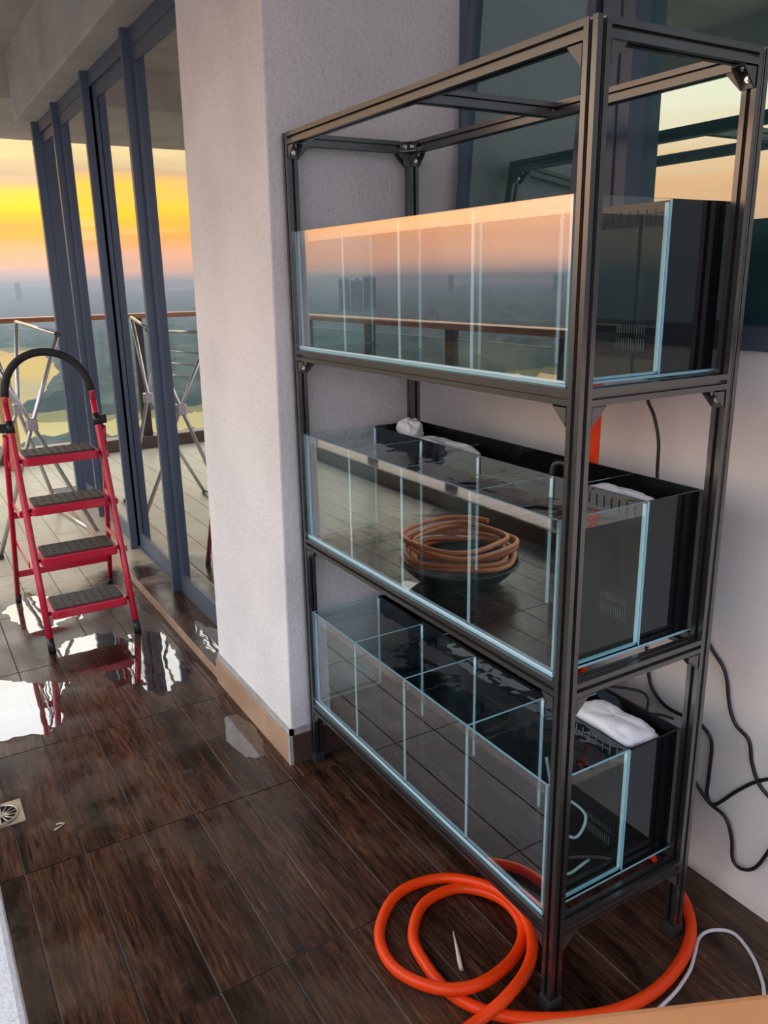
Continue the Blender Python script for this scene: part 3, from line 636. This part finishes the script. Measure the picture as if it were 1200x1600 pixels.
b = MB(); b.tube(catmull(hp, 9), HR, 14); tag(b.build('garden_hose', M['orange']), 'bright orange hose coiled on the floor around the near rack post', 'hose')
cord('white_cable', 'thin white cable curving across the floor beside the orange hose', 'cable', [fz(a, c, .0042) for a, c in [(840, 670), (885, 625), (930, 580), (970, 520), (985, 470), (1000, 420), (1040, 400), (1100, 410), (1150, 470), (1180, 540), (1188, 590), (1180, 650)]], .0042, 'whitecord')

# ------------------------------------------------------------------ red step ladder
lad = empty('step_ladder', (-.403, 2.50, 0)); tag(lad, 'red four-step folding ladder with black treads and black foam hoop handle', 'ladder')
K = .375; LW = .185
def leg_at(z): return K*z
for s in (-1, 1):
    b = MB(); b.tube([(s*LW, leg_at(z_), z_) for z_ in (.012, .3, .6, .9, 1.02)], .0145, 12); b.build('front_leg', M['red'], lad)
    b = MB(); b.tube([(s*(LW+.042-.018*z_/.9), .70+(leg_at(.90)+.012-.70)*z_/.90, z_) for z_ in (.012, .4, .8, .90)], .0125, 12); b.build('rear_leg', M['red'], lad)
    b = MB(); b.cyl((s*LW, -.006, 0), (s*LW, .022, .055), .0155, 12); b.build('foot_cap', M['plastic'], lad)
    b = MB(); b.cyl((s*(LW+.04), .70, 0), (s*(LW+.04), .682, .045), .0145, 12); b.build('foot_cap', M['plastic'], lad)
    b = MB(); zz = .91; b.cyl((s*LW, leg_at(zz), zz), (s*LW, leg_at(zz+.05), zz+.05), .0185, 12); b.box((s*(LW+.02)-.022, leg_at(zz), zz+.005), (s*(LW+.02)+.022, leg_at(zz)+.03, zz+.045)); b.build('clip', M['plastic'], lad)
hoop = []
for i in range(25):
    a = PI*i/24; hoop.append((-LW*math.cos(a)*1.0, leg_at(1.02)+.07*math.sin(a), 1.02+.225*math.sin(a)**.8 if 0 < i < 24 else 1.02))
b = MB(); b.tube(hoop, .0115, 12); b.build('hoop_tube', M['red'], lad)
b = MB(); b.tube(hoop[1:24], .0175, 12); b.build('foam_grip', M['foam'], lad)
def rrect(hx, hy, r, n=4):
    out = []
    for cx, cy, a0 in ((hx-r, hy-r, 0), (-hx+r, hy-r, PI/2), (-hx+r, -hy+r, PI), (hx-r, -hy+r, 3*PI/2)):
        out += [(cx+r*math.cos(a0+PI/2*k/n), cy+r*math.sin(a0+PI/2*k/n)) for k in range(n+1)]
    return out
for k, zz in enumerate((.175, .395, .605, .812)):
    dep = .100; yc = leg_at(zz)+.055; wx = LW-.022
    b = MB(); b.prism(rrect(wx, dep, .022), zz-.042, zz-.004); st = bevel(b.build('step', M['red'], lad), .004)
    st.location = (0, yc, 0)
    b = MB(); b.prism(rrect(wx-.014, dep-.014, .015), zz-.004, zz+.003); b.build('tread_mat', M['hull'], st)
    b = MB()
    for q in range(9):
        for w_ in range(5): b.box((-wx+.026+q*(2*wx-.06)/8, -dep+.024+w_*.036, zz+.003), (-wx+.026+q*(2*wx-.06)/8+.010, -dep+.024+w_*.036+.010, zz+.0048))
    o = b.build('tread_studs', M['hull'], st); o['kind'] = 'stuff'
    for s in (-1, 1):
        b = MB(); b.cyl((s*(wx-.003), leg_at(zz)-yc+.0, zz-.024), (s*(LW+.001), leg_at(zz)-yc, zz-.024), .0085, 10); b.build('pivot', M['plastic'], st)
        if zz > .3:
            y1 = .70+(leg_at(.90)+.012-.70)*zz/.90; b = MB(); b.box((s*(LW+.024)-.003, leg_at(zz), zz-.05), (s*(LW+.024)+.003, y1, zz-.024)); b.build('side_link', M['red'], lad)
for zz in (.17, .50):
    b = MB(); y1 = .70+(leg_at(.90)+.012-.70)*zz/.90; b.box((-LW-.03, y1-.006, zz-.016), (LW+.03, y1+.006, zz+.016)); b.build('cross_bar', M['red'], lad)
# thin safety cord hanging at the right side
b = MB(); b.tube(catmull([(.203, .36, .80), (.207, .33, .5), (.213, .29, .22), (.218, .26, .06)], 4), .0013, 6); b.build('hanging_string', M['whitecord'], lad)

# ------------------------------------------------------------------ folding clothes airer behind the ladder
air = empty('clothes_airer', (0, 0, 0)); tag(air, 'folding aluminium clothes airer with crossed legs standing behind the ladder', 'airer')
def at(px, py, y): return ray_on(px, py, 1, y)
A0, A1 = at(90, 522, 3.95), at(25, 503, 4.75)
hubn, hubf = at(50, 663, 4.0), at(28, 640, 4.75)
footL, footR = Vector((-.62, 3.98, .012)), Vector((-.03, 4.12, .012)); footL2, footR2 = Vector((-.70, 4.75, .012)), Vector((-.14, 4.85, .012))
TL, TLf = hubn+(hubn-footR)*.62, hubf+(hubf-footR2)*.62
for a, m_, c in ((A0, hubn, footL), (TL, hubn+Vector((0, .025, 0)), footR), (A1, hubf, footL2), (TLf, hubf+Vector((0, .025, 0)), footR2)):
    b = MB(); b.tube([a, m_, c], .0125, 10); b.build('leg_tube', M['alu'], air)
for a, c in ((A0, A1), (TL, TLf), (footL, footL2), (footR, footR2)):
    b = MB(); b.cyl(a, c, .011, 10); b.build('bar', M['alu'], air)
for k in range(4):
    t_ = .25+k*.16; b = MB(); b.cyl(hubn.lerp(TL, t_), hubf.lerp(TLf, t_), .005, 8); b.build('drying_rod', M['alu'], air)
for hpos in (hubn, hubf):
    b = MB(); b.box((hpos.x-.03, hpos.y-.02, hpos.z-.035), (hpos.x+.03, hpos.y+.04, hpos.z+.035)); bevel(b.build('hub_plate', M['alu'], air), .006)
for fp in (A0, footL, footR, footL2, footR2):
    b = MB(); b.cyl(fp+Vector((-.006, -.014, 0)), fp+Vector((.006, .014, 0)), .0165, 10); b.build('end_cap', M['plastic'], air)
b = MB(); b.box((.03, -.015, 0), (.16, .015, .80)); bd = bevel(b.build('wooden_board', M['tan']), .006); bd.location = (-.297, 6.50, 0.004); bd.rotation_euler = (math.radians(-6), 0, 0)
tag(bd, 'tan wooden board leaning by the far railing at the left edge', 'board')

# floor drain
dr = empty('floor_drain', (-.925, 1.385, .0)); tag(dr, 'square steel floor drain with round spoked grate at the left edge', 'drain')
b = MB(); hs = .058
b.prism([(hs*.98*math.cos(a), hs*.98*math.sin(a)) for a in [2*PI*k/32 for k in range(32)]], .0006, .0012, 1)  # black disc painted for the shade under the grate
ring_o = [(hs*1.05 if abs(math.cos(a)) > .999 else 0, 0) for a in (0,)]
pts = []
for k in range(32):
    a = 2*PI*k/32; ca, sa = math.cos(a), math.sin(a); m_ = max(abs(ca), abs(sa)); pts.append(((ca*hs/m_*1.08, sa*hs/m_*1.08), (ca*hs*.86, sa*hs*.86)))
vs = [(p[0][0], p[0][1], .003) for p in pts]+[(p[1][0], p[1][1], .003) for p in pts]
b.add(vs, [(k, (k+1) % 32, 32+(k+1) % 32, 32+k) for k in range(32)], 0)
b.add([(p[0][0], p[0][1], .0) for p in pts]+[(p[0][0], p[0][1], .003) for p in pts], [(k, (k+1) % 32, 32+(k+1) % 32, 32+k) for k in range(32)], 0)
b.build('drain_plate', [M['brass'], M['hole']], dr)
b = MB(); b.tube([(hs*.84*math.cos(2*PI*k/36), hs*.84*math.sin(2*PI*k/36), .0045) for k in range(36)], .0035, 8, closed=True); b.build('grate_ring', M['brass'], dr)
for k in range(14):
    a = 2*PI*k/14; b = MB(); b.cyl((hs*.15*math.cos(a), hs*.15*math.sin(a), .004), (hs*.82*math.cos(a+.15), hs*.82*math.sin(a+.15), .004), .0022, 6); b.build('spoke', M['brass'], dr)
b = MB(); b.cyl((0, 0, .001), (0, 0, .006), hs*.2, 16); b.build('grate_hub', M['brass'], dr)

# orange wooden table close to the viewpoint
tb = empty('side_table', (-.10, -.83, 0), (0, 0, math.radians(-24.8))); tag(tb, 'orange-brown wooden table top cutting into the lower right corner', 'table')
b = MB(); b.box((-.80, -.45, .72), (.75, .146, .75)); bevel(b.build('table_top', M['table'], tb), .012, 3)
for sx in (-.66, .68):
    for sy in (-.40, .09):
        b = MB(); b.box((sx-.02, sy-.02, 0), (sx+.02, sy+.02, .72)); b.build('table_leg', M['table'], tb)

# dark basin heaped with a coil of old hose: stands left of the frame, seen mirrored in the middle tank
BXc, BYc = -1.36, 2.20
bas = empty('basin', (BXc, BYc, 0)); tag(bas, 'dark round basin mirrored in the middle tank glass under a hose coil', 'basin')
b = MB(); pr = [(.02, .0), (.13, .002), (.22, .03), (.275, .08), (.30, .12), (.31, .125), (.30, .115), (.27, .08), (.21, .045), (.02, .02)]; nn = 40
b.add([(r_*math.cos(2*PI*i/nn), r_*math.sin(2*PI*i/nn), z_) for r_, z_ in pr for i in range(nn)], [(k*nn+i, k*nn+(i+1) % nn, (k+1)*nn+(i+1) % nn, (k+1)*nn+i) for k in range(len(pr)-1) for i in range(nn)], 0, True)
b.build('bowl', M['dish'], bas)
b = MB(); b.tube([(.306*math.cos(2*PI*k/48), .306*math.sin(2*PI*k/48), .124) for k in range(48)], .007, 8, closed=True); b.build('rim', M['dish'], bas)
cp = []
for k in range(150):
    a = 2*PI*k/20; rr = .262+.032*math.sin(k*.23)+.012*math.sin(k*1.3); cp.append((BXc+rr*math.cos(a), BYc+rr*math.sin(a), .125+.019*(k/20)+.006*math.sin(k*.9)))
cord('hose_coil', 'brown orange coil of hose mirrored in the middle tank glass', 'hose', cp, .0125, 'brownhose', 3, 10)

# scraps on the floor
b = MB(); b.tube([fz(278, 405, .002), fz(288, 450, .003), fz(296, 490, .002), fz(302, 517, .002)], [.002, .004, .006, .005], 6); tag(b.build('paper_scrap', M['scrap']), 'narrow pale scrap lying inside the orange hose loop', 'scrap')
pw = lambda px, py, z: tuple(ray_on(px, py, 2, z))
b = MB(); b.tube([pw(88, 1288, .002), pw(95, 1286, .004), pw(101, 1286.5, .002), pw(93, 1292, .004), pw(85, 1297, .002)], .0018, 6); tag(b.build('wood_shaving', M['scrap']), 'curled pale shaving on the floor beside the drain', 'scrap')

# ------------------------------------------------------------------ standing water
def puddle(label, x0, x1, y0, y1, cell, fn, z=.0012):
    nx, ny = int((x1-x0)/cell), int((y1-y0)/cell); F = {}
    for j in range(ny+1):
        for i in range(nx+1): F[i, j] = fn(x0+i*cell, y0+j*cell)
    vid = {}; vs = []; fs = []
    def vert(key, x, y):
        if key not in vid: vid[key] = len(vs); vs.append((x, y, z))
        return vid[key]
    def corner(i, j): return vert(('c', i, j), x0+i*cell, y0+j*cell)
    def edge(a, c):
        k = tuple(sorted((a, c))); fa, fb = F[k[0]], F[k[1]]; t = fa/(fa-fb)
        return vert(('e',)+k, x0+(k[0][0]+(k[1][0]-k[0][0])*t)*cell, y0+(k[0][1]+(k[1][1]-k[0][1])*t)*cell)
    for j in range(ny):
        for i in range(nx):
            for tri in (((i, j), (i+1, j), (i+1, j+1)), ((i, j), (i+1, j+1), (i, j+1))):
                poly = []
                for q in range(3):
                    a, c = tri[q], tri[(q+1) % 3]
                    if F[a] > 0: poly.append(corner(*a))
                    if (F[a] > 0) != (F[c] > 0): poly.append(edge(a, c))
                if len(poly) >= 3: fs.append(tuple(poly))
    if not fs: return
    b = MB(); b.add(vs, fs); tag(b.build('puddle', M['puddle']), label, 'puddle', 'puddles on the balcony floor')
def blob(cs, amp, freq, seed):
    def fn(x, y):
        s = max(1-math.hypot((x-cx)/rx, (y-cy)/ry) for cx, cy, rx, ry in cs)
        v = Vector((x*freq, y*freq*.6, seed))
        return s+amp*(noise.noise(v)+.6*noise.noise(v*2.3)+.35*noise.noise(v*5.1))
    return fn
puddle('bright puddle at the left edge in front of the red ladder', -1.35, -.50, 1.50, 2.75, .012, blob([(-.84, 2.08, .20, .26), (-1.1, 2.05, .2, .25)], .42, 8, 1.5))
puddle('ragged puddle between the front feet of the red ladder', -.60, -.20, 1.85, 2.80, .010, blob([(-.44, 2.36, .15, .20), (-.36, 2.12, .10, .13)], .55, 10, 2.6))
puddle('puddle behind the lowest step of the red ladder', -.85, -.30, 2.55, 3.6, .012, blob([(-.56, 3.0, .14, .30)], .40, 8, 5.5))
puddle('small ragged puddle between the ladder and the tan sill edge', -.36, -.075, 1.75, 2.75, .010, blob([(-.20, 2.22, .085, .28), (-.27, 2.0, .06, .14)], .50, 12, 4.2))
puddle('thin splash of water on the raised door sill', -.05, .085, 1.9, 2.5, .008, blob([(.02, 2.15, .05, .2)], .5, 14, 7.7), z=.0362)
puddle('faint damp film beside the pillar corner', -.30, -.075, .75, 1.7, .012, blob([(-.15, 1.42, .060, .16)], .30, 12, 9.1))
